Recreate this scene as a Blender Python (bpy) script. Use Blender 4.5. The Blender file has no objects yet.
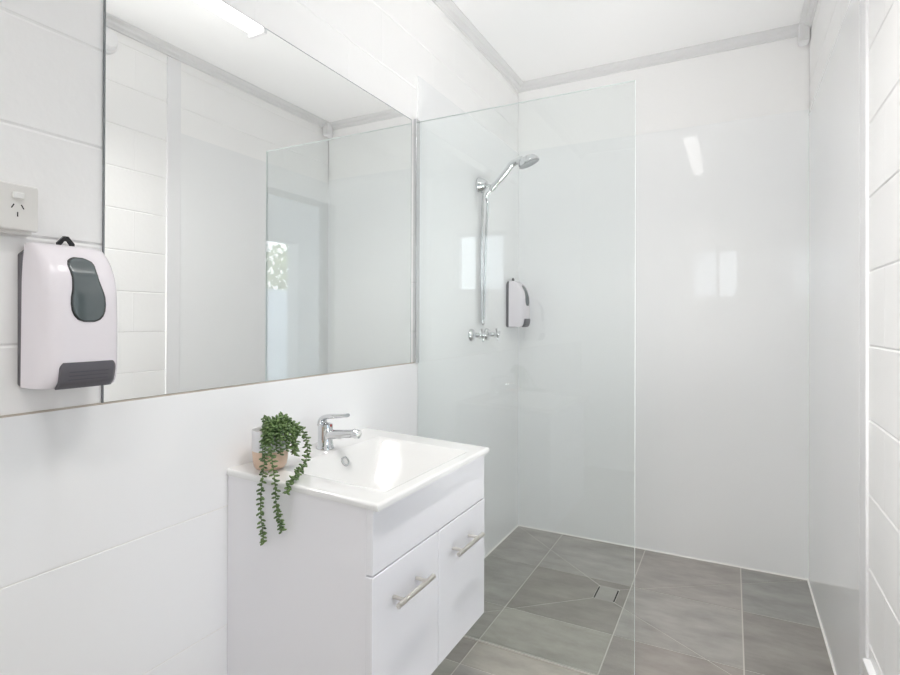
import bpy, bmesh, math, random
from mathutils import Vector, Matrix
random.seed(7)
C = bpy.context.scene.collection
SC = bpy.context.scene

# ------------------------------------------------------------------ room dimensions (metres)
W, D, H = 1.4759, 3.095, 2.6677      # tiled right wall, back wall, ceiling
YR = -0.80                           # rear wall
GY = 1.912                           # glass screen
TT = 2.25                            # top of the shower wall sheeting

# ------------------------------------------------------------------ camera
cam = bpy.data.cameras.new('camera')
co = bpy.data.objects.new('camera', cam); C.objects.link(co)
yaw, pit, rol = 0.4779, 0.0039, 0.0032
rt = Vector((math.cos(yaw), math.sin(yaw), 0))
fw0 = Vector((-math.sin(yaw), math.cos(yaw), 0))
fw = fw0 * math.cos(pit) + Vector((0, 0, math.sin(pit)))
up = rt.cross(fw)
rt2 = rt * math.cos(rol) + up * math.sin(rol)
up2 = up * math.cos(rol) - rt * math.sin(rol)
M = Matrix((rt2, up2, -fw)).transposed().to_4x4()
M.translation = Vector((1.1504, 0, 1.2426))
co.matrix_world = M
cam.sensor_width = 36; cam.sensor_fit = 'HORIZONTAL'
cam.lens = 540.788 / 900 * 36
cam.shift_x = (450 - 452.1765) / 900
cam.shift_y = (317.8408 - 337.5) / 900
cam.clip_start = 0.01
SC.camera = co

# ------------------------------------------------------------------ world, daylight, exposure
wd = bpy.data.worlds.new('sky'); SC.world = wd; wd.use_nodes = True
bg = wd.node_tree.nodes['Background']
bg.inputs[0].default_value = (0.93, 0.945, 1.0, 1); bg.inputs[1].default_value = 8.0
SC.view_settings.view_transform = 'Standard'
SC.view_settings.look = 'None'
SC.view_settings.gamma = 1
SC.view_settings.use_curve_mapping = False
SC.view_settings.exposure = 0.04
BATTEN = 4.8
SC.cycles.max_bounces = 14; SC.cycles.diffuse_bounces = 14; SC.cycles.glossy_bounces = 8
SC.cycles.transmission_bounces = 8; SC.cycles.transparent_max_bounces = 24
SC.cycles.caustics_reflective = False; SC.cycles.caustics_refractive = False
SC.cycles.sample_clamp_indirect = 0.0
SC.cycles.use_denoising = True

def portal(name, loc, rot, sx, sy):
    l = bpy.data.lights.new(name, 'AREA'); l.shape = 'RECTANGLE'; l.size = sx; l.size_y = sy
    o = bpy.data.objects.new(name, l); o.location = loc; o.rotation_euler = rot; C.objects.link(o)
    l.cycles.is_portal = True
    return o
WX0, WX1, WZ0, WZ1 = 0.70, 1.23, 1.50, 2.08       # rear window opening
DY0, DY1, DZ = 0.66, 1.33, 2.09                    # doorway in the right wall
portal('window_daylight', ((WX0+WX1)/2, YR-0.13, (WZ0+WZ1)/2), (math.radians(90), 0, 0), WX1-WX0, WZ1-WZ0)
portal('door_daylight', (W+0.16, (DY0+DY1)/2, DZ/2), (0, math.radians(90), 0), DZ, DY1-DY0)

def area(name, loc, aim, sx, sy, watts, col, spread):
    l = bpy.data.lights.new(name, 'AREA'); l.shape = 'RECTANGLE'; l.size = sx; l.size_y = sy
    l.energy = watts; l.color = col; l.spread = math.radians(spread)
    o = bpy.data.objects.new(name, l); o.location = loc; C.objects.link(o)
    o.rotation_euler = Vector(aim).to_track_quat('-Z', 'Y').to_euler(); return o
# added fill lamp low in the doorway, standing in for ground-bounced daylight
area('doorway_fill', (1.49, 0.95, 0.42), (-0.34, 0.66, 0.95), 0.7, 0.6, 9.0, (1.0, 0.985, 0.97), 88)

# ------------------------------------------------------------------ materials
def sset(n, name, v):
    if name in n.inputs: n.inputs[name].default_value = v
def mat(name, col, rough=0.5, metal=0.0, spec=0.5, bump=None, coat=0.0, mottled=None):
    m = bpy.data.materials.new(name); m.use_nodes = True
    nt = m.node_tree; p = nt.nodes['Principled BSDF']
    p.inputs['Base Color'].default_value = (*col, 1)
    p.inputs['Roughness'].default_value = rough; p.inputs['Metallic'].default_value = metal
    sset(p, 'Specular IOR Level', spec); sset(p, 'Coat Weight', coat); sset(p, 'Coat Roughness', 0.03)
    tc = nt.nodes.new('ShaderNodeTexCoord')
    if bump:
        sc, st, dist = bump
        n = nt.nodes.new('ShaderNodeTexNoise'); n.inputs['Scale'].default_value = sc; n.inputs['Detail'].default_value = 4
        b = nt.nodes.new('ShaderNodeBump'); b.inputs['Strength'].default_value = st; b.inputs['Distance'].default_value = dist
        nt.links.new(tc.outputs['Object'], n.inputs['Vector'])
        nt.links.new(n.outputs['Fac'], b.inputs['Height']); nt.links.new(b.outputs['Normal'], p.inputs['Normal'])
    if mottled:
        sc, c2 = mottled
        n = nt.nodes.new('ShaderNodeTexNoise'); n.inputs['Scale'].default_value = sc; n.inputs['Detail'].default_value = 6
        r = nt.nodes.new('ShaderNodeValToRGB'); r.color_ramp.elements[0].position = 0.3; r.color_ramp.elements[1].position = 0.7
        r.color_ramp.elements[0].color = (*col, 1); r.color_ramp.elements[1].color = (*c2, 1)
        nt.links.new(tc.outputs['Object'], n.inputs['Vector']); nt.links.new(n.outputs['Fac'], r.inputs[0])
        nt.links.new(r.outputs[0], p.inputs['Base Color'])
    return m

MT = {}
MT['paint'] = mat('painted_block', (0.915, 0.91, 0.905), 0.42, spec=0.4, bump=(55, 0.25, 0.002))
MT['ceiling'] = mat('ceiling_paint', (0.94, 0.94, 0.94), 0.7, spec=0.2)
MT['cornice'] = mat('cornice_paint', (0.75, 0.75, 0.75), 0.45)
MT['tile'] = mat('gloss_white_tile', (0.893, 0.897, 0.908), 0.06, spec=0.5)
MT['sheet'] = mat('gloss_wall_sheet', (0.898, 0.904, 0.909), 0.004, spec=0.5)
MT['grout_white'] = mat('white_grout', (0.85, 0.84, 0.81), 0.7)
MT['caulk'] = mat('aged_sealant', (0.50, 0.44, 0.38), 0.6)
MT['trim'] = mat('white_trim', (0.84, 0.84, 0.85), 0.35)
MT['grout'] = mat('floor_grout', (0.58, 0.56, 0.52), 0.85)
MT['chrome'] = mat('chrome', (0.70, 0.71, 0.72), 0.06, metal=1.0)
MT['spray'] = mat('spray_plate', (0.42, 0.43, 0.44), 0.3, metal=0.6)
MT['nickel'] = mat('brushed_nickel', (0.70, 0.67, 0.62), 0.28, metal=1.0)
MT['mirror'] = mat('silvered_glass', (0.94, 0.95, 0.945), 0.0, metal=1.0)
MT['mirror_edge'] = mat('mirror_edge', (0.22, 0.24, 0.25), 0.25, spec=0.6)
MT['glass_edge'] = mat('glass_edge', (0.78, 0.83, 0.815), 0.3, spec=0.6)
MT['ceramic'] = mat('glazed_ceramic', (0.75, 0.75, 0.745), 0.04, spec=0.55, coat=0.3)
MT['cabinet'] = mat('gloss_cabinet', (0.82, 0.815, 0.845), 0.22, spec=0.45)
MT['cab_edge'] = mat('cabinet_edge', (0.66, 0.66, 0.68), 0.5)
MT['plastic'] = mat('white_plastic', (0.83, 0.79, 0.83), 0.22, spec=0.5)
MT['outlet'] = mat('outlet_plastic', (0.77, 0.755, 0.73), 0.3)
MT['outlet_hi'] = mat('rocker_plastic', (0.84, 0.83, 0.81), 0.18)
MT['grey'] = mat('grey_plastic', (0.115, 0.11, 0.125), 0.38)
MT['rib'] = mat('rib_plastic', (0.085, 0.08, 0.095), 0.45)
MT['black'] = mat('black_plastic', (0.015, 0.015, 0.017), 0.35)
MT['smoke'] = mat('smoked_window', (0.10, 0.125, 0.13), 0.05, spec=0.6, mottled=(14, (0.13, 0.15, 0.155)))
MT['dark'] = mat('slot_black', (0.01, 0.01, 0.01), 0.8)
MT['red'] = mat('indicator_red', (0.35, 0.03, 0.03), 0.3)
MT['soil'] = mat('potting_soil', (0.16, 0.10, 0.06), 0.9, bump=(120, 0.8, 0.004))
MT['stem'] = mat('green_stem', (0.10, 0.16, 0.05), 0.6)
MT['leaf'] = mat('bead_leaf', (0.045, 0.095, 0.028), 0.42, mottled=(60, (0.17, 0.26, 0.09)))
MT['alu'] = mat('window_aluminium', (0.80, 0.80, 0.80), 0.35, metal=0.2)
MT['porch'] = mat('porch_paint', (0.36, 0.40, 0.42), 0.6)
MT['fence'] = mat('blue_grey_fence', (0.66, 0.76, 0.84), 0.5)
MT['concrete'] = mat('porch_concrete', (0.45, 0.44, 0.42), 0.8, bump=(20, 0.3, 0.003))
MT['foliage'] = mat('tree_foliage', (0.22, 0.30, 0.12), 0.5, mottled=(3, (0.50, 0.58, 0.32)))
MT['bark'] = mat('bark', (0.16, 0.12, 0.09), 0.9)

def emission(name, col, st):
    m = bpy.data.materials.new(name); m.use_nodes = True; nt = m.node_tree
    nt.nodes.remove(nt.nodes['Principled BSDF'])
    e = nt.nodes.new('ShaderNodeEmission'); e.inputs[0].default_value = (*col, 1); e.inputs[1].default_value = st
    nt.links.new(e.outputs[0], nt.nodes['Material Output'].inputs[0]); return m
MT['tube'] = emission('lit_diffuser', (1.0, 0.975, 0.945), BATTEN)
MT['tube_dim'] = emission('dim_diffuser', (1.0, 0.975, 0.945), BATTEN*0.2)

def pane_mat(name, tint, rough=0.0):
    """Thin clear pane: Fresnel mirror reflection over a tinted see-through body; both faces reflect."""
    m = bpy.data.materials.new(name); m.use_nodes = True; nt = m.node_tree
    nt.nodes.remove(nt.nodes['Principled BSDF'])
    geo = nt.nodes.new('ShaderNodeNewGeometry')
    mx = nt.nodes.new('ShaderNodeMix'); mx.data_type = 'FLOAT'
    mx.inputs[2].default_value = 1.5; mx.inputs[3].default_value = 1 / 1.5
    nt.links.new(geo.outputs['Backfacing'], mx.inputs[0])
    fr = nt.nodes.new('ShaderNodeFresnel'); nt.links.new(mx.outputs[0], fr.inputs['IOR'])
    tr = nt.nodes.new('ShaderNodeBsdfTransparent'); tr.inputs[0].default_value = (*tint, 1)
    gl = nt.nodes.new('ShaderNodeBsdfAnisotropic'); gl.inputs['Color'].default_value = (1, 1, 1, 1); gl.inputs['Roughness'].default_value = rough
    ms = nt.nodes.new('ShaderNodeMixShader')
    nt.links.new(fr.outputs[0], ms.inputs[0]); nt.links.new(tr.outputs[0], ms.inputs[1]); nt.links.new(gl.outputs[0], ms.inputs[2])
    nt.links.new(ms.outputs[0], nt.nodes['Material Output'].inputs[0]); return m
MT['glass'] = pane_mat('clear_glass', (0.968, 0.984, 0.982))
MT['pane'] = pane_mat('window_glass', (0.68, 0.70, 0.70))
def frosted_mat():
    m = bpy.data.materials.new('obscure_glass'); m.use_nodes = True; nt = m.node_tree
    nt.nodes.remove(nt.nodes['Principled BSDF'])
    t = nt.nodes.new('ShaderNodeBsdfTransparent'); t.inputs[0].default_value = (0.14, 0.15, 0.15, 1)
    d = nt.nodes.new('ShaderNodeBsdfTranslucent'); d.inputs[0].default_value = (0.85, 0.87, 0.88, 1)
    ms = nt.nodes.new('ShaderNodeMixShader'); ms.inputs[0].default_value = 0.75
    nt.links.new(t.outputs[0], ms.inputs[1]); nt.links.new(d.outputs[0], ms.inputs[2])
    nt.links.new(ms.outputs[0], nt.nodes['Material Output'].inputs[0]); return m
MT['frost'] = frosted_mat()

def floor_tile_mat():
    m = bpy.data.materials.new('grey_floor_tile'); m.use_nodes = True; nt = m.node_tree
    p = nt.nodes['Principled BSDF']; tc = nt.nodes.new('ShaderNodeTexCoord')
    n = nt.nodes.new('ShaderNodeTexNoise'); n.inputs['Scale'].default_value = 5; n.inputs['Detail'].default_value = 9; n.inputs['Roughness'].default_value = 0.62
    mp = nt.nodes.new('ShaderNodeMapping'); mp.inputs['Scale'].default_value = (1.0, 2.2, 1)
    nt.links.new(tc.outputs['Object'], mp.inputs[0]); nt.links.new(mp.outputs[0], n.inputs['Vector'])
    r = nt.nodes.new('ShaderNodeValToRGB'); e = r.color_ramp.elements
    e[0].position = 0.28; e[0].color = (0.29, 0.276, 0.256, 1); e[1].position = 0.74; e[1].color = (0.455, 0.435, 0.408, 1)
    nt.links.new(n.outputs['Fac'], r.inputs[0])
    a = nt.nodes.new('ShaderNodeAttribute'); a.attribute_name = 'tone'
    mu = nt.nodes.new('ShaderNodeMix'); mu.data_type = 'RGBA'; mu.blend_type = 'MULTIPLY'; mu.inputs[0].default_value = 1
    nt.links.new(r.outputs[0], mu.inputs[6]); nt.links.new(a.outputs['Color'], mu.inputs[7])
    nt.links.new(mu.outputs[2], p.inputs['Base Color'])
    p.inputs['Roughness'].default_value = 0.48; sset(p, 'Specular IOR Level', 0.4)
    return m
MT['floor_tile'] = floor_tile_mat()

def pot_mat():
    m = bpy.data.materials.new('two_tone_pot'); m.use_nodes = True; nt = m.node_tree
    p = nt.nodes['Principled BSDF']; tc = nt.nodes.new('ShaderNodeTexCoord'); sp = nt.nodes.new('ShaderNodeSeparateXYZ')
    nt.links.new(tc.outputs['Object'], sp.inputs[0])
    gt = nt.nodes.new('ShaderNodeMath'); gt.operation = 'GREATER_THAN'; gt.inputs[1].default_value = 0.048
    nt.links.new(sp.outputs['Z'], gt.inputs[0])
    mx = nt.nodes.new('ShaderNodeMix'); mx.data_type = 'RGBA'
    mx.inputs[6].default_value = (0.70, 0.52, 0.40, 1); mx.inputs[7].default_value = (0.74, 0.74, 0.76, 1)
    nt.links.new(gt.outputs[0], mx.inputs[0]); nt.links.new(mx.outputs[2], p.inputs['Base Color'])
    p.inputs['Roughness'].default_value = 0.5; return m
MT['pot'] = pot_mat()

# ------------------------------------------------------------------ mesh helpers
def link(name, bm, m, parent=None, smooth=None, loc=None, bevel=None):
    me = bpy.data.meshes.new(name)
    bmesh.ops.recalc_face_normals(bm, faces=bm.faces) if bm.faces else None
    bm.to_mesh(me); bm.free()
    for k in (m if isinstance(m, (list, tuple)) else [m]): me.materials.append(MT[k])
    o = bpy.data.objects.new(name, me); C.objects.link(o)
    if parent: o.parent = parent
    if loc: o.location = loc
    if smooth is not None:
        for p in me.polygons: p.use_smooth = True
        if smooth < 180:
            try: me.set_sharp_from_angle(angle=math.radians(smooth))
            except Exception: pass
    if bevel:
        b = o.modifiers.new('bevel', 'BEVEL'); b.width = bevel; b.segments = 3; b.limit_method = 'ANGLE'; b.angle_limit = math.radians(40)
        for p in me.polygons: p.use_smooth = True
        try: me.set_sharp_from_angle(angle=math.radians(40))
        except Exception: pass
        b.harden_normals = False
    return o
def box(bm, x0, y0, z0, x1, y1, z1, mi=0):
    v = [bm.verts.new(p) for p in ((x0,y0,z0),(x1,y0,z0),(x1,y1,z0),(x0,y1,z0),(x0,y0,z1),(x1,y0,z1),(x1,y1,z1),(x0,y1,z1))]
    for f in ((3,2,1,0),(4,5,6,7),(0,1,5,4),(1,2,6,5),(2,3,7,6),(3,0,4,7)):
        fc = bm.faces.new([v[i] for i in f]); fc.material_index = mi
    return bm
def B(*a):
    bm = bmesh.new(); box(bm, *a); return bm
def frame_of(d):
    d = d.normalized(); a = Vector((0,0,1)) if abs(d.z) < 0.9 else Vector((1,0,0))
    u = d.cross(a).normalized(); return u, d.cross(u).normalized()
def tube(bm, pts, r, seg=16, cap=True, mi=0, sy=1.0):
    pts = [Vector(p) for p in pts]; n = len(pts)
    rs = r if isinstance(r, (list, tuple)) else [r]*n
    rings = []; u = None
    for i, p in enumerate(pts):
        d = (pts[min(i+1, n-1)] - pts[max(i-1, 0)]).normalized()
        if u is None: u, v = frame_of(d)
        else:
            u = (u - d*u.dot(d)).normalized(); v = d.cross(u).normalized()
        rings.append([bm.verts.new(p + (u*math.cos(2*math.pi*k/seg)*sy + v*math.sin(2*math.pi*k/seg))*rs[i]) for k in range(seg)])
    for a, b in zip(rings, rings[1:]):
        for k in range(seg):
            f = bm.faces.new((a[k], a[(k+1)%seg], b[(k+1)%seg], b[k])); f.material_index = mi
    if cap:
        for rg in (rings[0][::-1], rings[-1]):
            f = bm.faces.new(rg); f.material_index = mi
    return bm
def lathe(bm, prof, origin=(0,0,0), axis=(0,0,1), seg=32, mi=0, cap=True):
    """prof: list of (radius, distance along axis)"""
    o = Vector(origin); ax = Vector(axis).normalized(); u, v = frame_of(ax); rings = []
    for r, t in prof:
        rings.append([bm.verts.new(o + ax*t + (u*math.cos(2*math.pi*k/seg) + v*math.sin(2*math.pi*k/seg))*max(r, 1e-5)) for k in range(seg)])
    for a, b in zip(rings, rings[1:]):
        for k in range(seg):
            f = bm.faces.new((a[k], a[(k+1)%seg], b[(k+1)%seg], b[k])); f.material_index = mi
    if cap:
        bm.faces.new(rings[0][::-1]).material_index = mi; bm.faces.new(rings[-1]).material_index = mi
    return bm
def prism(bm, poly, axis, a, b, mi=0):
    """poly 2-D outline extruded along axis (0,1,2) from a to b"""
    def P(p, t):
        q = list(p); q.insert(axis, t); return bm.verts.new(q)
    A = [P(p, a) for p in poly]; Bv = [P(p, b) for p in poly]; n = len(poly)
    bm.faces.new(A).material_index = mi; bm.faces.new(Bv[::-1]).material_index = mi
    for i in range(n):
        bm.faces.new((A[i], A[(i+1)%n], Bv[(i+1)%n], Bv[i])).material_index = mi
    return bm
def bez(pts, n=24):
    """Catmull-Rom through pts"""
    P = [Vector(p) for p in pts]; P = [P[0]*2-P[1]] + P + [P[-1]*2-P[-2]]; out = []
    for i in range(1, len(P)-2):
        for k in range(n):
            t = k/n; a, b, c, d = P[i-1:i+3]
            out.append(0.5*((2*b)+(c-a)*t+(2*a-5*b+4*c-d)*t*t+(3*b-a-3*c+d)*t**3))
    out.append(P[-2]); return out
def struct(name, bm, m, parent=None, **k):
    o = link(name, bm, m, parent, **k)
    o['kind'] = 'structure'
    return o
def thing(name, label, cat, loc=(0,0,0), rz=0, group=None):
    o = bpy.data.objects.new(name, None); C.objects.link(o); o.empty_display_size = 0.05
    o.location = loc; o.rotation_euler = (0,0,rz); o['label'] = label; o['category'] = cat
    if group: o['group'] = group
    return o
def dup(root, loc, label):
    r = root.copy(); C.objects.link(r); r.location = loc; r['label'] = label
    for ch in list(root.children):
        c = ch.copy(); C.objects.link(c); c.parent = r
        for g in list(ch.children):
            d = g.copy(); C.objects.link(d); d.parent = c
    return r

# ------------------------------------------------------------------ painted block walls
def block_face(bm, plane, sign, y0, y1, z0, z1, jz, jy, holes=(), gh=0.0045, dh=0.0028, gv=0.003, dv=0.0009):
    """Face of a block wall on x = plane looking towards +x*sign, as blocks with raked joints; jz, jy: one joint's z, y."""
    ks = math.floor((z0-jz)/0.2); z = jz + ks*0.2; k = ks
    def cut(a, b, lo, hi): return max(a, lo), min(b, hi)
    while z < z1:
        off = jy + (0.2 if k % 2 else 0)
        y = off + math.floor((y0-off)/0.4)*0.4
        while y < y1:
            a, b = cut(y, y+0.4, y0, y1); c, d = cut(z, z+0.2, z0, z1)
            cells = [(a, b, c, d)]
            for (ha, hb, hc, hd) in holes:
                nc = []
                for (a, b, c, d) in cells:
                    if b <= ha or a >= hb or d <= hc or c >= hd: nc.append((a, b, c, d)); continue
                    if a < ha: nc.append((a, ha, c, d))
                    if b > hb: nc.append((hb, b, c, d))
                    m0, m1 = max(a, ha), min(b, hb)
                    if c < hc: nc.append((m0, m1, c, hc))
                    if d > hd: nc.append((m0, m1, hd, d))
                cells = nc
            for (a, b, c, d) in cells:
                if b-a < 0.012 or d-c < 0.012: continue
                X = plane; g = -sign
                def V(yy, zz, dd): return bm.verts.new((X + g*dd, yy, zz))
                gz0 = gh; gz1 = gh
                f = [V(a+gv, c+gz0, 0), V(b-gv, c+gz0, 0), V(b-gv, d-gz1, 0), V(a+gv, d-gz1, 0)]
                o = [V(a, c, dh), V(b, c, dh), V(b, d, dh), V(a, d, dh)]
                s = [V(a, c+gz0, dv), V(b, c+gz0, dv), V(b, d-gz1, dv), V(a, d-gz1, dv)]
                bm.faces.new(f)
                bm.faces.new((o[0], o[1], s[1], f[1], f[0], s[0])); bm.faces.new((s[3], f[3], f[2], s[2], o[2], o[3]))
                bm.faces.new((s[0], f[0], f[3], s[3])); bm.faces.new((f[1], s[1], s[2], f[2]))
            y += 0.4
        z += 0.2; k += 1

bm = bmesh.new()
block_face(bm, -0.006, 1, YR, D, 0, H, 1.194, 1.46)
box(bm, -0.14, YR, 0, -0.0095, D, H)
wl = struct('wall_left', bm, 'paint')

bm = bmesh.new()
RB = W + 0.003
block_face(bm, RB, -1, YR, D, 0, H, 1.177, 1.65, holes=[(DY0, DY1, -1, DZ)])
for (a, b, c, d) in ((YR, DY0, 0, H), (DY1, D, 0, H), (DY0, DY1, DZ, H)):
    box(bm, RB+0.0035, a, c, RB+0.14, b, d)
wr = struct('wall_right', bm, 'paint')

bm = bmesh.new()                       # back wall: painted render above gloss sheeting
box(bm, -0.14, D+0.006, 0, RB+0.14, D+0.14, H)
wb = struct('wall_back', bm, 'paint')
bm = bmesh.new()
for (a, b, c, d) in ((-0.14, WX0, 0, H), (WX1, RB+0.14, 0, H), (WX0, WX1, 0, WZ0), (WX0, WX1, WZ1, H)):
    box(bm, a, YR-0.14, c, b, YR, d)
struct('wall_rear', bm, 'paint')

# ------------------------------------------------------------------ wall sheeting and tiles
def sheet(name, bm, parent, m='sheet', bevel=None):
    o = struct(name, bm, m, parent, bevel=bevel); return o
J1, JS, LEDGE = 0.7636, 0.3043, 1.066
zz = [0.0, J1-2*JS, J1-JS, J1, LEDGE]
bm = bmesh.new()
for a, b in zip(zz, zz[1:]):
    lo = a + (0.0012 if a > 0 else 0); hi = b - (0.0012 if b < LEDGE else 0)
    ys = [YR, YR+0.37, 0.17, 0.77+0.6, GY-0.002] if False else [YR, GY-0.002]
    for p, q in zip(ys, ys[1:]): box(bm, -0.0085, p, lo, 0.0, q, hi)
sheet('wall_tile', bm, wl, 'tile', bevel=0.0006)
bm = B(-0.0085, YR, 0.0, -0.0012, GY-0.002, LEDGE-0.002); sheet('tile_grout', bm, wl, 'grout_white')
bm = B(-0.0085, 0.0, LEDGE, -0.0010, GY-0.03, LEDGE+0.0035); sheet('sealant_line', bm, wl, 'caulk')
bm = B(-0.0085, GY, 0.0, 0.0, D, TT); sheet('shower_sheet', bm, wl)
bm = B(0.0, D, 0.0, W, D+0.008, TT+0.012); sheet('shower_sheet', bm, wb)
bm = B(W, 1.872, 0.0, W+0.008, D, TT-0.01); sheet('shower_sheet', bm, wr)
# white floor-to-wall silicone
bm = bmesh.new()
prism(bm, [(0, 0), (0.006, 0), (0, 0.006)], 1, GY+0.012, D)
sheet('corner_silicone', bm, wl, 'grout_white')
bm = bmesh.new(); prism(bm, [(D, 0), (D-0.006, 0), (D, 0.006)], 0, 0, W); sheet('corner_silicone', bm, wb, 'grout_white')
bm = bmesh.new(); prism(bm, [(W, 0), (W-0.006, 0), (W, 0.006)], 1, 1.876, D); sheet('corner_silicone', bm, wr, 'grout_white')

# vertical edge trim where the sheeting meets the painted blocks, and tile upstand along the block wall
struct('trim_1', B(W-0.004, 1.822, 0.0, RB+0.003, 1.900, H-0.05), 'trim', bevel=0.0015)
struct('baseboard_right', B(W-0.014, DY1+0.06, 0.0, RB+0.003, 1.805, 0.338), 'tile', bevel=0.003)

# ------------------------------------------------------------------ floor: grid tiles cut along the falls to the drain
def clip(poly, n, c):      # keep points with n.p <= c
    out = []
    for i in range(len(poly)):
        p, q = poly[i], poly[(i+1) % len(poly)]
        dp = n[0]*p[0]+n[1]*p[1]-c; dq = n[0]*q[0]+n[1]*q[1]-c
        if dp <= 0: out.append(p)
        if dp*dq < 0:
            t = dp/(dp-dq); out.append((p[0]+(q[0]-p[0])*t, p[1]+(q[1]-p[1])*t))
    return out
def inset(poly, w):
    out = poly; n = len(poly)
    for i in range(n):
        p, q = poly[i], poly[(i+1) % n]; ex, ey = q[0]-p[0], q[1]-p[1]; L = math.hypot(ex, ey)
        if L < 1e-5: continue
        nx, ny = ey/L, -ex/L
        out = clip(out, (nx, ny), nx*p[0]+ny*p[1]-w)
        if len(out) < 3: return []
    return out
SY = 1.925
DX0, DX1, DYa, DYb = 0.598, 0.690, 2.450, 2.578
c0, c1, c2, c3 = (0, SY), (W, SY), (W, D), (0, D)
d0, d1, d2, d3 = (DX0, DYa), (DX1, DYa), (DX1, DYb), (DX0, DYb)
regions = [[c0, c1, d1, d0], [c1, c2, d2, d1], [c2, c3, d3, d2], [c3, c0, d0, d3], [(0, YR), (W+0.14, YR), (W+0.14, SY), (0, SY)]]
GX, GYo, GP, GPX = 0.277, 1.757, 0.4400, 0.4560
tiles = []
for reg in regions:
    for i in range(-2, 5):
        for j in range(-7, 5):
            x0 = GX+GPX*i; y0 = GYo+GP*j
            p = reg
            for n, c in (((-1, 0), -x0), ((1, 0), x0+GPX), ((0, -1), -y0), ((0, 1), y0+GP)):
                p = clip(p, n, c)
                if len(p) < 3: break
            if len(p) >= 3:
                p = inset(p, 0.0024)
                if len(p) >= 3: tiles.append(((i, j), p))
bm = bmesh.new(); cl = bm.loops.layers.color.new('tone')
rg = random.Random(3); tone = {}
for key, p in tiles:
    if key not in tone:
        t = rg.uniform(0.88, 1.08); tone[key] = (t*rg.uniform(0.985, 1.015), t, t*rg.uniform(0.975, 1.01), 1)
    top = [bm.verts.new((x, y, 0.0)) for x, y in p]; bot = [bm.verts.new((x, y, -0.004)) for x, y in p]
    fs = [bm.faces.new(top)] + [bm.faces.new((bot[k], bot[(k+1) % len(p)], top[(k+1) % len(p)], top[k])) for k in range(len(p))]
    for f in fs:
        for l in f.loops: l[cl] = tone[key]
fs = []
box(bm, -0.14, YR-0.14, -0.10, RB+0.14, D+0.14, -0.0012, mi=1)
struct('floor', bm, ['floor_tile', 'grout'])
struct('ceiling', B(-0.14, YR-0.14, H, RB+0.14, D+0.14, H+0.1), 'ceiling')

# cornices
prof = [(0, 0), (0.046, 0), (0.046, 0.007), (0.030, 0.018), (0.027, 0.028), (0.012, 0.036), (0.010, 0.043), (0, 0.043)]
bm = bmesh.new(); prism(bm, [(-0.006+a, H-b) for a, b in prof], 1, YR, D); struct('trim_2', bm, 'cornice')
bm = bmesh.new(); prism(bm, [(D+0.006-a, H-b) for a, b in prof], 0, 0, W); struct('trim_3', bm, 'cornice')
bm = bmesh.new(); prism(bm, [(RB-a, H-b) for a, b in prof], 1, YR, D); struct('trim_4', bm, 'cornice')

# rear window (behind the photographer, seen only in reflections)
bm = bmesh.new(); f = 0.035
for (a, b, c, d) in ((WX0, WX1, WZ0, WZ0+f), (WX0, WX1, WZ1-f, WZ1), (WX0, WX0+f, WZ0, WZ1), (WX1-f, WX1, WZ0, WZ1), (0.985, 1.02, WZ0, WZ1)):
    box(bm, a, YR-0.10, c, b, YR-0.04, d)
w1 = struct('window_1', bm, 'alu')
struct('window_pane', B(1.02, YR-0.075, WZ0+f, WX1-f, YR-0.07, WZ1-f), 'pane', w1)
struct('obscure_pane', B(WX0+f, YR-0.075, WZ0+f, 0.985, YR-0.07, WZ1-f), 'frost', w1)
# doorway frame
bm = bmesh.new()
box(bm, W-0.008, DY1, 0, RB+0.15, DY1+0.055, DZ+0.05); box(bm, W-0.008, DY0-0.055, 0, RB+0.15, DY0, DZ+0.05)
box(bm, W-0.008, DY0, DZ, RB+0.15, DY1, DZ+0.05)
struct('door_1', bm, 'trim')

# ------------------------------------------------------------------ porch outside the doorway (seen in reflections, bar the added side wall)
struct('wall_porch', B(2.60, -3.0, -0.1, 2.74, -0.15, 2.66), 'porch')
struct('trim_5', B(2.60, -0.15, 1.98, 2.74, 0.75, 2.66), 'porch')
struct('porch_sky_blocker', B(2.60, 0.75, -0.1, 2.74, 3.2, 2.66), 'porch')  # unseen wall, added to cut the sky light entering the doorway
struct('ceiling_porch', B(RB+0.14, -3.0, 2.66, 2.74, 3.2, 2.74), 'porch')
struct('floor_porch', B(RB+0.14, -6, -0.14, 9.5, 5, -0.06), 'concrete')
fn = thing('garden_fence', 'pale blue grey panel fence reflected in the shower glass below the tree', 'fence', (4.5, -1.0, -0.06))
bm = bmesh.new()
for k in range(24): box(bm, 0, -2.4+k*0.2, 0.05, 0.02, -2.4+k*0.2+0.192, 1.72)
link('fence_panel', bm, 'fence', fn)
for k in range(3): link('post', B(0.02, -2.3+k*2.2, 0, 0.09, -2.23+k*2.2, 1.76), 'fence', fn)
def leafball(bm, c, r, n, size, rr):
    for _ in range(n):
        d = Vector((rr.gauss(0,1), rr.gauss(0,1), rr.gauss(0,1))).normalized()
        p = Vector(c) + d*r*rr.uniform(0.55, 1.0)
        u = Vector((rr.gauss(0,1), rr.gauss(0,1), rr.gauss(0,1))).normalized(); v = u.cross(d).normalized()
        s = size*rr.uniform(0.7, 1.3)
        bm.faces.new([bm.verts.new(p+q) for q in (u*s, v*s*0.5+d*s*0.15, -u*s, -v*s*0.5+d*s*0.15)])
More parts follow.
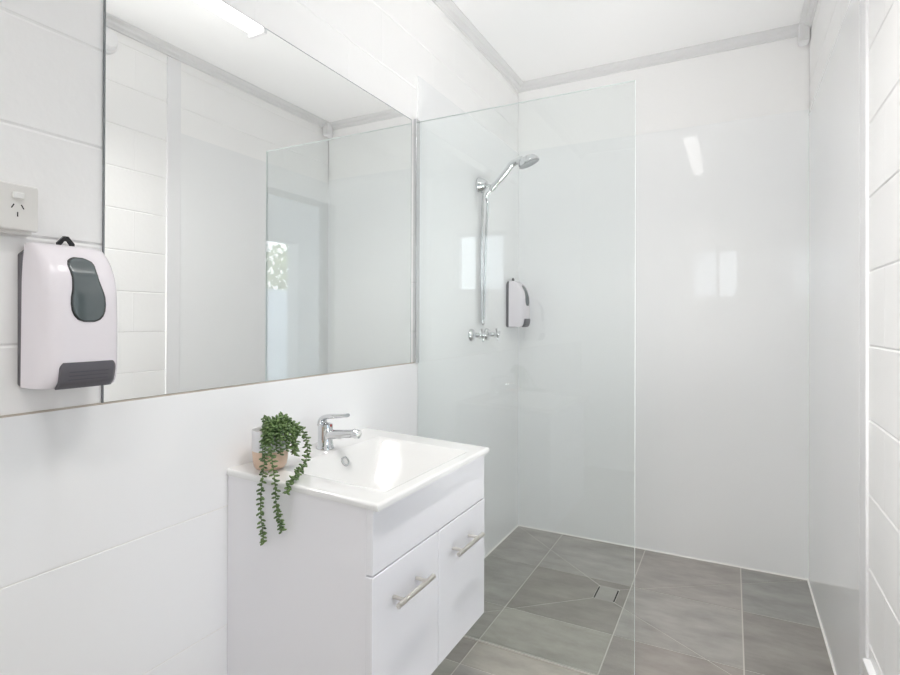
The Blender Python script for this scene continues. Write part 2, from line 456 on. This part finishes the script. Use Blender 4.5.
def tree(loc, label, seed):
    t = thing('garden_tree', label, 'tree', loc); rr = random.Random(seed)
    bm = bmesh.new(); tube(bm, bez([(0,0,0), (0.04,0.02,0.8), (0,-0.03,1.6), (0.05,0,2.4)], 6), [0.09-0.002*i for i in range(19)], 10)
    link('trunk', bm, 'bark', t)
    bm = bmesh.new()
    for _ in range(14): leafball(bm, (rr.uniform(-.6,.6), rr.uniform(-.7,.7), rr.uniform(1.6,3.0)), 0.55, 110, 0.085, rr)
    link('foliage', bm, 'foliage', t)
tree((6.0, -1.5, -0.06), 'leafy tree above the fence, reflected in the shower glass', 5)
tree((6.4, -4.4, -0.06), 'leafy tree behind the fence, further along, hidden by the porch wall', 9)

# ------------------------------------------------------------------ ceiling batten light
def batten(label, y, half, watts, spread, lean=0.0, tube='tube'):
    bl = thing('ceiling_light', label, 'ceiling light', (0.865, y, H))
    link('base', B(-0.055, -half-0.02, -0.028, 0.055, half+0.02, 0.0), 'trim', bl, bevel=0.003)
    bm = bmesh.new()
    prism(bm, [(0.05*math.cos(a), -0.028-0.042*math.sin(a)) for a in [math.pi*k/12 for k in range(13)]], 1, -half, half)
    link('diffuser', bm, tube, bl, smooth=40)
    for s in (-1, 1): link('end_cap', B(-0.053, min(s*half, s*(half+0.02)), -0.072, 0.053, max(s*half, s*(half+0.02)), -0.028), 'trim', bl, bevel=0.004)
    area('batten_downlight', (0.865, y, H-0.074), (0, lean, -1), 0.08, 2*half-0.06, watts, (1.0, 0.975, 0.945), spread)
batten('long white fluorescent batten on the ceiling, seen lit in the top of the mirror', 1.25, 0.60, 16.0, 108, 0.34)
batten('added short batten on the ceiling behind the photographer, unseen fill light', -0.22, 0.48, 6.5, 108, 0.0, 'tube_dim')  # extra lamp, added to lift the vanity side and lower walls

# round white fitting high on the block wall (only in the mirror) and conduit box in the ceiling corner
v = thing('wall_vent', 'round white vent cap high on the block wall, at the mirror\'s upper left edge', 'vent', (RB, 1.50, 2.555))
bm = bmesh.new(); lathe(bm, [(0.062, 0), (0.062, 0.012), (0.056, 0.018), (0.048, 0.018)], axis=(-1,0,0)); link('flange', bm, 'trim', v, smooth=40)
bm = bmesh.new(); lathe(bm, [(0.046, 0), (0.046, 0.035), (0.040, 0.048), (0.02, 0.054), (0.0, 0.055)], axis=(-1,0,0)); link('cap', bm, 'trim', v, smooth=40)
jb = thing('junction_box', 'small white plastic conduit box tucked in the ceiling corner above the shower', 'conduit box', (1.452, 3.055, 2.57))
link('body', B(-0.022, -0.024, -0.003, 0.0235, 0.04, 0.092), 'trim', jb, bevel=0.012)
link('lid', B(-0.020, -0.0295, 0.001, 0.0205, -0.0235, 0.088), 'cornice', jb, bevel=0.003)

# ------------------------------------------------------------------ mirror
mr = thing('wall_mirror', 'large frameless rectangular mirror on the left wall above the vanity', 'mirror', (0, 0.66, LEDGE+0.0035))
MW, MH = 1.200, 2.0505-LEDGE-0.0035
link('glass', B(-0.0053, 0.0008, 0.0008, -0.0008, MW-0.0008, MH-0.0008), 'mirror', mr)
bm = bmesh.new(); e = 0.0016
box(bm, -0.0056, -e, 0, -0.0005, 0.0008, MH); box(bm, -0.0056, MW-0.0008, 0, -0.0005, MW+e*0.4, MH); box(bm, -0.0056, 0, MH-0.0008, -0.0005, MW, MH+e*0.4)
link('polished_edge', bm, 'mirror_edge', mr)

# ------------------------------------------------------------------ shower screen
ss = thing('shower_screen', 'frameless clear glass shower panel standing at the end of the mirror', 'shower screen', (0, GY, 0.0))
link('glass_panel', B(0.0015, 0.0, 0.001, 0.857, 0.010, 2.0592), 'glass', ss)
bm = bmesh.new()
box(bm, 0.857, 0.0, 0.001, 0.8576, 0.010, 2.0592); box(bm, 0.0015, 0.0, 2.0592, 0.8576, 0.010, 2.0598)
link('glass_edge', bm, 'glass_edge', ss)
bm = bmesh.new()
box(bm, -0.0055, -0.029, LEDGE+0.001, 0.009, -0.0008, 2.062); 
link('wall_channel', bm, 'chrome', ss, bevel=0.0015)
link('floor_seal', B(0.0015, -0.003, 0.0003, 0.857, 0.0, 0.005), 'grout', ss)

# ------------------------------------------------------------------ vanity cabinet and basin
VY0, VY1 = 0.966, 1.570
CX = 0.455
cb = thing('vanity_cabinet', 'white gloss wall hung vanity cabinet with two doors beside the shower glass', 'vanity', (0.0, VY0, 0.325))
cw = VY1-VY0; ch = 0.500
def deck(x): return 0.859 - 0.017*x/0.47
def slab(x0, y0, z0, x1, y1):
    """box whose top follows the underside of the basin rim"""
    bm = B(x0, y0, z0, x1, y1, 1.0)
    for q in bm.verts:
        if q.co.z > 0.9: q.co.z = deck(q.co.x)-0.0158-0.325
    return bm
link('side_panel', slab(0.001, 0.004, 0, CX-0.018, 0.020), 'cabinet', cb, bevel=0.001)
link('side_panel', slab(0.001, cw-0.020, 0, CX-0.018, cw-0.004), 'cabinet', cb, bevel=0.001)
link('bottom_panel', B(0.001, 0.020, 0.0, CX-0.018, cw-0.020, 0.016), 'cabinet', cb)
link('back_panel', B(0.001, 0.020, 0.016, 0.006, cw-0.020, ch), 'cabinet', cb)
link('fascia', slab(CX-0.018, 0.004, 0.357, CX, cw-0.004), 'cabinet', cb, bevel=0.0015)
dz0, dz1 = -0.006, 0.3535
for k, (a, b) in enumerate(((0.002, cw/2-0.0015), (cw/2+0.0015, cw-0.002))):
    dr = link('door', B(CX-0.0175, a, dz0, CX+0.0005, b, dz1), 'cabinet', cb, bevel=0.0015)
    h0 = (0.054, 0.354)[k]; hz = 0.278
    bm = bmesh.new(); tube(bm, [(CX+0.034, h0, hz), (CX+0.034, h0+0.162, hz)], 0.006, 16)
    for s in (0.030, 0.132): tube(bm, [(CX+0.0008, h0+s, hz), (CX+0.032, h0+s, hz)], 0.0045, 12)
    link('handle', bm, 'nickel', dr, smooth=40)['label'] = 'brushed nickel bar handle'

bs = thing('washbasin', 'white ceramic rectangular washbasin set on the vanity cabinet', 'washbasin', (0.0, VY0, 0.0))
BX, BW = 0.471, VY1-VY0
def deck(x): return 0.859 - 0.017*x/0.47
def sm(t): t = max(0.0, min(1.0, t)); return t*t*(3-2*t)
def basin_top(x, y):
    z = deck(x)
    rx0, rx1, ry0, ry1 = 0.108, 0.438, 0.075, BW-0.080
    # planar slopes: steep at the tap and front, gentler to the sides
    s = min((x-rx0)/0.075, (rx1-x)/0.070, (y-ry0)/0.110, (ry1-y)/0.150)
    if s > 0:
        k = min(1.0, s); kk = 0.45*k*k*(3-2*k) + 0.55*k
        kk *= sm(k/0.22)*0.5+0.5 if k < 0.22 else 1.0
        if k < 0.10: kk *= k/0.10
        z -= 0.120*kk
    # slightly rounded outer rim
    r = 0.006; m = min(BX-x, y, BW-y)
    if m < r: z -= r - math.sqrt(max(0.0, r*r-(r-m)**2))
    return z
bm = bmesh.new(); nx, ny = 110, 130
def grade(n, L):
    e = [0, 0.0006, 0.0018, 0.0035, 0.006]
    inner = [0.006+(L-0.012)*k/(n-1) for k in range(1, n-1)]
    return e + inner + [L-q for q in e[::-1]]
xs = [0.0012] + [q for q in grade(nx, BX) if q > 0.004]; ys = grade(ny, BW)
gv = [[bm.verts.new((x, y, basin_top(x, y))) for y in ys] for x in xs]
for i in range(len(xs)-1):
    for j in range(len(ys)-1):
        bm.faces.new((gv[i][j], gv[i+1][j], gv[i+1][j+1], gv[i][j+1]))
ring = [gv[i][0] for i in range(len(xs))] + [gv[-1][j] for j in range(1, len(ys))] + [gv[i][-1] for i in range(len(xs)-2, -1, -1)] + [gv[0][j] for j in range(len(ys)-2, 0, -1)]
lo = []
for q in ring:
    lo.append(bm.verts.new((q.co.x, q.co.y, deck(q.co.x)-0.015)))
n = len(ring)
for i in range(n): bm.faces.new((ring[i], lo[i], lo[(i+1) % n], ring[(i+1) % n]))
# underside follows the bowl inside the cabinet
uv = []
ux = [0.0012+(BX-0.0012)*k/16 for k in range(17)]; uy = [BW*k/16 for k in range(17)]
def under(x, y):
    # shell underside
    d = max(0.0, deck(x)-basin_top(min(max(x, 0.01), BX-0.01), min(max(y, 0.01), BW-0.01)))
    inn = 0.03 < x < CX-0.02 and 0.03 < y < BW-0.03
    return deck(x)-0.015-(d if inn else 0)
uv = [[bm.verts.new((x, y, under(x, y))) for y in uy] for x in ux]
for i in range(16):
    for j in range(16): bm.faces.new((uv[i][j], uv[i][j+1], uv[i+1][j+1], uv[i+1][j]))
link('bowl', bm, 'ceramic', bs, smooth=60)
# overflow ring on the bowl's rear slope
ox, oy = 0.131, BW/2+0.012
oz = basin_top(ox, oy)
nrm = Vector((0.120, 0, 0.075)).normalized()
bm = bmesh.new(); lathe(bm, [(0.0155, -0.004), (0.0155, 0.002), (0.0135, 0.0045), (0.0105, 0.004), (0.0098, 0.0010)], (ox, oy, oz), nrm, 28)
of = link('overflow_ring', bm, 'chrome', bs, smooth=50)
bm = bmesh.new(); lathe(bm, [(0.0097, 0.0006), (0.0097, 0.0016)], (ox, oy, oz), nrm, 20); link('overflow_hole', bm, 'ceramic', of)
bm = bmesh.new(); wx, wy = 0.235, BW/2
lathe(bm, [(0.024, -0.003), (0.024, 0.002), (0.021, 0.004), (0.016, 0.0045), (0.0, 0.005)], (wx, wy, basin_top(wx, wy)), (0,0,1), 28)
link('drain_waste', bm, 'chrome', bs, smooth=40)

# ------------------------------------------------------------------ mixer tap
tp = thing('mixer_tap', 'chrome single lever mixer tap at the back of the washbasin', 'tap', (0.066, 1.268, deck(0.066)))
bm = bmesh.new(); lathe(bm, [(0.0265, 0.0), (0.0265, 0.004), (0.0235, 0.007), (0.0215, 0.030), (0.0215, 0.055), (0.0222, 0.066), (0.0215, 0.073), (0.012, 0.077), (0, 0.078)], seg=36)
link('body', bm, 'chrome', tp, smooth=50)
bm = bmesh.new(); pth = bez([(0.006, 0, 0.040), (0.035, 0, 0.045), (0.075, 0, 0.050), (0.108, 0, 0.055)], 8)
tube(bm, pth, [0.0155-0.004*i/(len(pth)-1) for i in range(len(pth))], 20); sp_ = link('spout', bm, 'chrome', tp, smooth=50)
bm = bmesh.new(); lathe(bm, [(0.0125, 0.0), (0.0135, 0.002), (0.0135, 0.020), (0.011, 0.022), (0.009, 0.021)], (0.104, 0, 0.0555), (0.93, 0, -0.12), 24)
link('aerator', bm, 'chrome', sp_, smooth=40)
bm = bmesh.new()
pth = bez([(-0.013, 0, 0.070), (-0.008, 0, 0.088), (0.012, 0, 0.096), (0.045, 0, 0.100), (0.082, 0, 0.105)], 8)
rs = [0.018, *[0.018-0.011*i/(len(pth)-2) for i in range(len(pth)-1)]]
u = Vector((0, 1, 0)); rings = []
for i, p in enumerate(pth):
    d = (pth[min(i+1, len(pth)-1)]-pth[max(i-1, 0)]).normalized(); w_ = d.cross(u)
    f_ = i/(len(pth)-1); hw = 0.0205-0.0075*f_; th = 0.0095-0.0040*f_
    rings.append([bm.verts.new(p + u*hw*math.cos(a) + w_*th*math.sin(a)) for a in [2*math.pi*k/16 for k in range(16)]])
for a, b in zip(rings, rings[1:]):
    for k in range(16): bm.faces.new((a[k], a[(k+1) % 16], b[(k+1) % 16], b[k]))
bm.faces.new(rings[0][::-1]); bm.faces.new(rings[-1])
link('lever', bm, 'chrome', tp, smooth=50)
bm = bmesh.new(); lathe(bm, [(0.0042, 0), (0.0042, 0.0015), (0.0, 0.0022)], (0.0205, 0, 0.070), (1, 0, 0.1), 16); link('indicator', bm, 'red', tp)['label'] = 'small dark red indicator dot'

# ------------------------------------------------------------------ trailing plant
PX, PY = 0.080, 1.037
PZ = deck(PX)
pp = thing('potted_plant', 'trailing bead-leaf plant in a white and blush pot on the washbasin corner', 'potted plant', (PX, PY, PZ))
bm = bmesh.new()
lathe(bm, [(0.030, 0.0), (0.036, 0.002), (0.041, 0.010), (0.0435, 0.024), (0.0455, 0.060), (0.0465, 0.100), (0.0455, 0.1015), (0.0435, 0.1005), (0.042, 0.085), (0.0, 0.084)], seg=48)
link('pot', bm, 'pot', pp, smooth=50)['label'] = 'white pot with a blush clay lower half'
bm = bmesh.new(); lathe(bm, [(0.0415, 0.086), (0.030, 0.091), (0.0, 0.092)], seg=32, cap=False); link('soil', bm, 'soil', pp, smooth=60)

ICO = bmesh.new(); bmesh.ops.create_icosphere(ICO, subdivisions=1, radius=1.0)
IV = [q.co.copy() for q in ICO.verts]; IF = [[q.index for q in f.verts] for f in ICO.faces]; ICO.free()
def bead(bm, p, d, L, w_, t):
    d = d.normalized(); a, b = frame_of(d); c = p + d*L*0.9
    vs = [bm.verts.new(c + d*q.x*L + a*q.y*w_ + b*q.z*t) for q in IV]
    for f in IF: bm.faces.new([vs[i] for i in f]).material_index = 1
def vine(pts, n, L=0.0070, seed=0, spread=1.0, n0=0.0):
    rr = random.Random(seed); P = bez(pts, 14); bm = bmesh.new()
    tube(bm, P, 0.0011, 6, mi=0)
    for k in range(n):
        t = n0 + (1-n0)*(k+0.5)/n; i = min(len(P)-2, int(t*(len(P)-1))); f = t*(len(P)-1)-i
        p = P[i].lerp(P[i+1], f); tg = (P[i+1]-P[i]).normalized(); a, b = frame_of(tg)
        an = k*2.4 + rr.uniform(-0.5, 0.5); s = 1.0 - 0.35*max(0, t-0.6)
        out = (a*math.cos(an) + b*math.sin(an))*spread + tg*rr.uniform(0.1, 0.6)
        bead(bm, p, out, L*s*rr.uniform(0.85, 1.2), L*s*0.62, L*s*0.42)
    return bm
def rel(p): return (p[0]-PX, p[1]-PY, p[2]-PZ)
def add_vine(pts, n, seed, **k):
    link('vine', vine([rel(p) for p in pts], n, seed=seed, **k), ['stem', 'leaf'], pp, smooth=180)
zt = PZ+0.095
add_vine([(0.092, 1.03, zt), (0.104, 1.005, zt+0.022), (0.122, 0.980, zt+0.002), (0.137, 0.964, 0.905), (0.143, 0.950, 0.850), (0.141, 0.947, 0.790), (0.146, 0.949, 0.735), (0.149, 0.950, 0.702)], 96, 1)
add_vine([(0.095, 1.025, zt), (0.115, 1.000, zt+0.028), (0.140, 0.975, zt), (0.166, 0.960, 0.900), (0.186, 0.950, 0.850), (0.193, 0.947, 0.800), (0.202, 0.950, 0.765), (0.209, 0.950, 0.743)], 90, 2)
add_vine([(0.095, 1.05, zt), (0.110, 1.085, zt+0.014), (0.128, 1.108, 0.940), (0.140, 1.110, 0.905), (0.160, 1.083, 0.876), (0.190, 1.030, 0.866), (0.214, 0.988, 0.864), (0.226, 0.956, 0.856), (0.230, 0.940, 0.838)], 92, 3)
rr = random.Random(11)
for k in range(17):
    an = -1.05 + 2.0*k/16 + rr.uniform(-0.12, 0.12)        # spill around the camera-facing half of the pot
    ca, sa = math.cos(an), math.sin(an)
    ro = 0.050+rr.uniform(0, 0.016); dr = rr.uniform(0.006, 0.062)
    add_vine([(PX+0.012*ca, PY+0.012*sa, zt-0.004), (PX+0.033*ca, PY+0.033*sa, zt+0.022+rr.uniform(0, 0.022)), (PX+ro*ca, PY+ro*sa, zt+0.012-dr*0.25), (PX+(ro+0.006)*ca, PY+(ro+0.006)*sa, zt-0.006-dr)], 34, 20+k)
for k in range(7):
    an = -1.5+0.45*k+rr.uniform(-.2, .2); ca, sa = math.cos(an), math.sin(an); r0 = rr.uniform(0.005, 0.02)
    add_vine([(PX+r0*ca, PY+r0*sa, zt-0.006), (PX+(r0+0.006)*ca, PY+(r0+0.006)*sa, zt+0.018), (PX+(r0+0.018)*ca, PY+(r0+0.018)*sa, zt+0.036+rr.uniform(-0.01, 0.012))], 20, 50+k)

# ------------------------------------------------------------------ soap dispensers
DW, DH, DN = 0.0675, 0.262, 5.0
def ddep(z):
    t = z/DH
    pts = [(0, .074), (.04, .084), (.12, .089), (.45, .090), (.66, .087), (.78, .080), (.88, .066), (.95, .048), (1.0, .028)]
    for (a, p), (b, q) in zip(pts, pts[1:]):
        if t <= b: 
            s = (t-a)/(b-a); return p+(q-p)*s
    return pts[-1][1]
def dwid(z):
    t = z/DH
    return DW*(1-0.06*max(0, (t-0.70)/0.30)**2-0.02*t)
BK = 0.016
def dsurf(y, z, e):
    q = min(0.999, abs(y)/dwid(z)); return BK + ddep(z)*(1-q**DN)**(1/DN) + e
def patch(bm, c, hw, z0, z1, prof, e, ny_=18, nz_=26):
    rows = []
    for i in range(nz_+1):
        t = i/nz_; t = 0.5-0.5*math.cos(math.pi*t); z = z0+(z1-z0)*t; l, r = prof(t)
        rows.append([bm.verts.new((dsurf(c+hw*(l+(r-l)*j/ny_), z, e), c+hw*(l+(r-l)*j/ny_), z)) for j in range(ny_+1)])
    for a, b in zip(rows, rows[1:]):
        for j in range(ny_): bm.faces.new((a[j], a[j+1], b[j+1], b[j]))
    return bm
def bottle(t):
    pts = [(0, .30), (.03, .62), (.08, .82), (.16, .95), (.26, 1.0), (.38, .98), (.52, .86), (.66, .76), (.78, .76), (.88, .78), (.94, .70), (.98, .48), (1, .25)]
    for (a, p), (b, q) in zip(pts, pts[1:]):
        if t <= b: w_ = p+(q-p)*(t-a)/(b-a); break
    sh = -0.12*sm((t-0.4)/0.5)
    return sh-w_, sh+w_
def solid(o, th):
    s = o.modifiers.new('thickness', 'SOLIDIFY'); s.thickness = th; s.offset = 0
    return o
sd = thing('soap_dispenser', 'large white soap dispenser with grey push bar beside the mirror, below the power outlet', 'soap dispenser', (0.0-0.006, 0.576, 1.118))
bm = bmesh.new()
outl = [(-DW+.002, 0.004), (-DW+.010, -0.003), (DW-.010, -0.003), (DW-.002, 0.004), (DW-.001, DH-0.02), (DW-.02, DH-0.001), (-DW+.02, DH-0.001), (-DW+.001, DH-0.02)]
prism(bm, outl, 0, 0.0003, BK); link('back_plate', bm, 'grey', sd, bevel=0.002)
bm = bmesh.new(); rings = []
zl = [DH*k/30 for k in range(31)]
for i, z in enumerate(zl):
    row = []
    for k in range(49):
        th = math.pi*k/48; cs, sn = math.cos(th), math.sin(th)
        y = dwid(z)*math.copysign(abs(cs)**(2/DN), cs); x = BK + 0.0005 + ddep(z)*abs(sn)**(2/DN)
        row.append(bm.verts.new((x, y, z)))
    rings.append(row)
for a, b in zip(rings, rings[1:]):
    for k in range(48): bm.faces.new((a[k], a[k+1], b[k+1], b[k]))
for row in rings[0:1] + rings[-1:]: bm.faces.new(row)
for a, b in zip(rings, rings[1:]): bm.faces.new((a[0], b[0], b[48], a[48]))
link('cover', bm, 'plastic', sd, smooth=50)
bm = bmesh.new(); patch(bm, 0.0, 0.0305, 0.119, 0.238, bottle, 0.0008)
rim = solid(link('window_rim', bm, 'black', sd, smooth=180), 0.0016)
bm = bmesh.new(); patch(bm, 0.0, 0.0280, 0.1215, 0.2355, bottle, 0.0018)
solid(link('sight_window', bm, 'smoke', rim, smooth=180), 0.0016)['label'] = 'smoked hourglass sight window'
bm = bmesh.new()
def pushp(t):
    w_ = 1.0 if t < 0.75 else 1.0-0.12*((t-0.75)/0.25)**2
    return -w_, w_
patch(bm, 0.0, 0.0480, -0.001+0.001, 0.046, pushp, 0.0022)
solid(link('push_bar', bm, 'grey', sd, smooth=180), 0.005)
bm = bmesh.new()
for k in range(3):
    z = 0.014+0.007*k
    patch(bm, 0.0, 0.034, z, z+0.0016, lambda t: (-1, 1), 0.0052, 18, 2)
link('push_bar_ribs', bm, 'rib', sd)
# hanging tab
bm = bmesh.new()
o_ = [(-0.015, -0.006), (-0.015, 0.008), (-0.004, 0.021), (0.004, 0.021), (0.015, 0.008), (0.015, -0.006)]
i_ = [(-0.009, -0.006), (-0.009, 0.003), (-0.003, 0.012), (0.003, 0.012), (0.009, 0.003), (0.009, -0.006)]
for side in (0.012, 0.018):
    a = [bm.verts.new((side, p[0]+0.006, DH+p[1])) for p in o_]; b = [bm.verts.new((side, p[0]+0.006, DH+p[1])) for p in i_]
    for k in range(5): bm.faces.new((a[k], a[k+1], b[k+1], b[k]))
bm.verts.ensure_lookup_table()
A, Bq = bm.verts[0:12], bm.verts[12:24]
for base in (0, 6):
    for k in range(5): bm.faces.new((A[base+k], A[base+k+1], Bq[base+k+1], Bq[base+k]))
for k in (0, 5): bm.faces.new((A[k], A[k+6], Bq[k+6], Bq[k]))
link('hanging_tab', bm, 'black', sd)
dup(sd, (0.0, 2.957, 1.205), 'white soap dispenser seen side-on behind the shower glass near the corner')

# ------------------------------------------------------------------ power outlet
po = thing('power_outlet', 'white double power outlet at the far left edge above the soap dispenser', 'power outlet', (-0.006, 0.4725, 1.398))
link('mounting_block', B(0.0003, -0.052, -0.004, 0.018, 0.052, 0.074), 'outlet', po, bevel=0.002)
link('faceplate', B(0.018, -0.058, 0.002, 0.028, 0.058, 0.084), 'outlet', po, bevel=0.003)
for c in (-0.029, 0.025):
    rk = link('rocker_switch', B(0.0275, c-0.0095, 0.057, 0.0325, c+0.0095, 0.0695), 'outlet_hi', po, bevel=0.0025)
    rk['label'] = 'glossy rocker switch'
    bm = bmesh.new()
    for (dy, dz, an) in ((-0.0075, 0.044, 0.5), (0.0075, 0.044, -0.5), (0, 0.030, 0)):
        cc, ss_ = math.cos(an), math.sin(an)
        q = [(-0.0009, -0.0042), (0.0009, -0.0042), (0.0009, 0.0042), (-0.0009, 0.0042)]
        prism(bm, [(c+dy+a*cc+b*ss_, dz-a*ss_+b*cc) for a, b in q], 0, 0.0276, 0.0284)
    link('pin_slots', bm, 'dark', po)

# ------------------------------------------------------------------ shower fittings
hy, hz = 2.512, 1.930
hd = thing('shower_holder', 'chrome wall bracket holding the hand shower', 'shower bracket', (0, hy, hz))
bm = bmesh.new(); lathe(bm, [(0.040, 0.0003), (0.040, 0.006), (0.035, 0.010), (0.029, 0.032), (0.021, 0.044), (0.010, 0.048)], axis=(1, 0, -0.05), seg=32); link('flange', bm, 'chrome', hd, smooth=45)
bm = bmesh.new(); tube(bm, [(0.040, 0, -0.004), (0.072, 0, -0.012)], 0.0075, 16); link('arm', bm, 'chrome', hd, smooth=45)
hdir = Vector((0.115, 0, 0.112)).normalized(); cpt = Vector((0.083, 0, -0.016))
bm = bmesh.new(); lathe(bm, [(0.0128, -0.016), (0.0158, -0.014), (0.0162, 0.014), (0.0128, 0.016)], cpt, hdir, 24, cap=False); link('cradle', bm, 'chrome', hd, smooth=45)
bm = bmesh.new(); tube(bm, [(0.022, 0.0, -0.012), (0.024, 0.0, -0.040)], 0.0095, 16); link('hose_outlet', bm, 'chrome', hd, smooth=45)

hs = thing('hand_shower', 'chrome hand shower tilted upwards in its wall bracket', 'shower head', (0.083, hy, hz-0.016))
P0 = -hdir*0.026; P1 = hdir*0.145 + Vector((0, 0, 0.004)); nf = Vector((0.36, 0.12, -0.92)).normalized(); hc = Vector((0.184, 0, 0.100))
bm = bmesh.new(); pth = bez([P0, hdir*0.03, hdir*0.09, P1, hc-nf*0.018+Vector((-0.02, 0, 0))], 8)
tube(bm, pth, [0.0115+0.0065*math.sin(math.pi*0.5*i/(len(pth)-1)) for i in range(len(pth))], 20); link('handle', bm, 'chrome', hs, smooth=50)
bm = bmesh.new(); lathe(bm, [(0.0, -0.032), (0.022, -0.030), (0.040, -0.021), (0.051, -0.006), (0.054, 0.004), (0.052, 0.009)], hc, nf, 36, cap=False); hdsh = link('head', bm, 'chrome', hs, smooth=60)
bm = bmesh.new(); lathe(bm, [(0.052, 0.009), (0.045, 0.010), (0.043, 0.0085), (0.0, 0.009)], hc, nf, 36, cap=False); link('spray_face', bm, 'spray', hdsh, smooth=40)

hose = bmesh.new()
a = Vector((0.083, hy, hz-0.016)) - hdir*0.027
pth = bez([a, a-hdir*0.03+Vector((0, 0, -0.006)), (0.040, hy+0.022, 1.82), (0.030, hy+0.024, 1.65), (0.024, hy+0.024, 1.40), (0.022, hy+0.022, 1.26), (0.020, hy+0.014, 1.222), (0.018, hy+0.004, 1.262), (0.018, hy+0.002, 1.40), (0.018, hy, 1.65), (0.020, hy, 1.80), (0.024, hy, hz-0.041)], 10)
tube(hose, pth, 0.0068, 12)
ho = link('shower_hose', hose, 'chrome', smooth=60)
ho['label'] = 'thin chrome shower hose hanging in a narrow loop from the bracket'; ho['category'] = 'hose'

def shower_tap():
    t = thing('shower_tap', 'chrome cross handle shower tap nearer the camera, left of the hose', 'tap', (0, 2.425, 1.168), group='pair of shower taps under the hose')
    bm = bmesh.new(); lathe(bm, [(0.031, 0.0003), (0.031, 0.004), (0.025, 0.012), (0.016, 0.018), (0.013, 0.020)], axis=(1,0,0), seg=32); link('flange', bm, 'chrome', t, smooth=45)
    bm = bmesh.new(); lathe(bm, [(0.012, 0.020), (0.012, 0.040), (0.009, 0.044), (0.009, 0.052)], axis=(1,0,0), seg=24); link('spindle', bm, 'chrome', t, smooth=45)
    bm = bmesh.new(); lathe(bm, [(0.011, 0.052), (0.013, 0.056), (0.013, 0.068), (0.009, 0.073), (0, 0.074)], axis=(1,0,0), seg=24)
    for k in range(4):
        an = 0.35+k*math.pi/2; d = Vector((0, math.cos(an), math.sin(an)))
        tube(bm, [Vector((0.062, 0, 0))+d*0.008, Vector((0.062, 0, 0))+d*0.026, Vector((0.062, 0, 0))+d*0.033], [0.0050, 0.0048, 0.0068], 12)
    link('cross_handle', bm, 'chrome', t, smooth=45)
    return t
st = shower_tap()
dup(st, (0, 2.612, 1.168), 'chrome cross handle shower tap nearer the corner, right of the hose')

# ------------------------------------------------------------------ floor drain
fd = thing('floor_drain', 'square tile insert floor drain with two dark slots in the shower floor', 'drain', (DX0, DYa, 0))
bm = bmesh.new(); cl = bm.loops.layers.color.new('tone')
box(bm, 0.006, -0.002, -0.0011, DX1-DX0-0.006, DYb-DYa+0.002, 0.0002)
for f in bm.faces:
    for l in f.loops: l[cl] = (1, 1, 1, 1)
link('tile_insert', bm, 'floor_tile', fd)
for x in (0.0, DX1-DX0-0.006): link('drain_slot', B(x, 0.004, -0.0011, x+0.006, DYb-DYa-0.012, 0.0003), 'dark', fd)
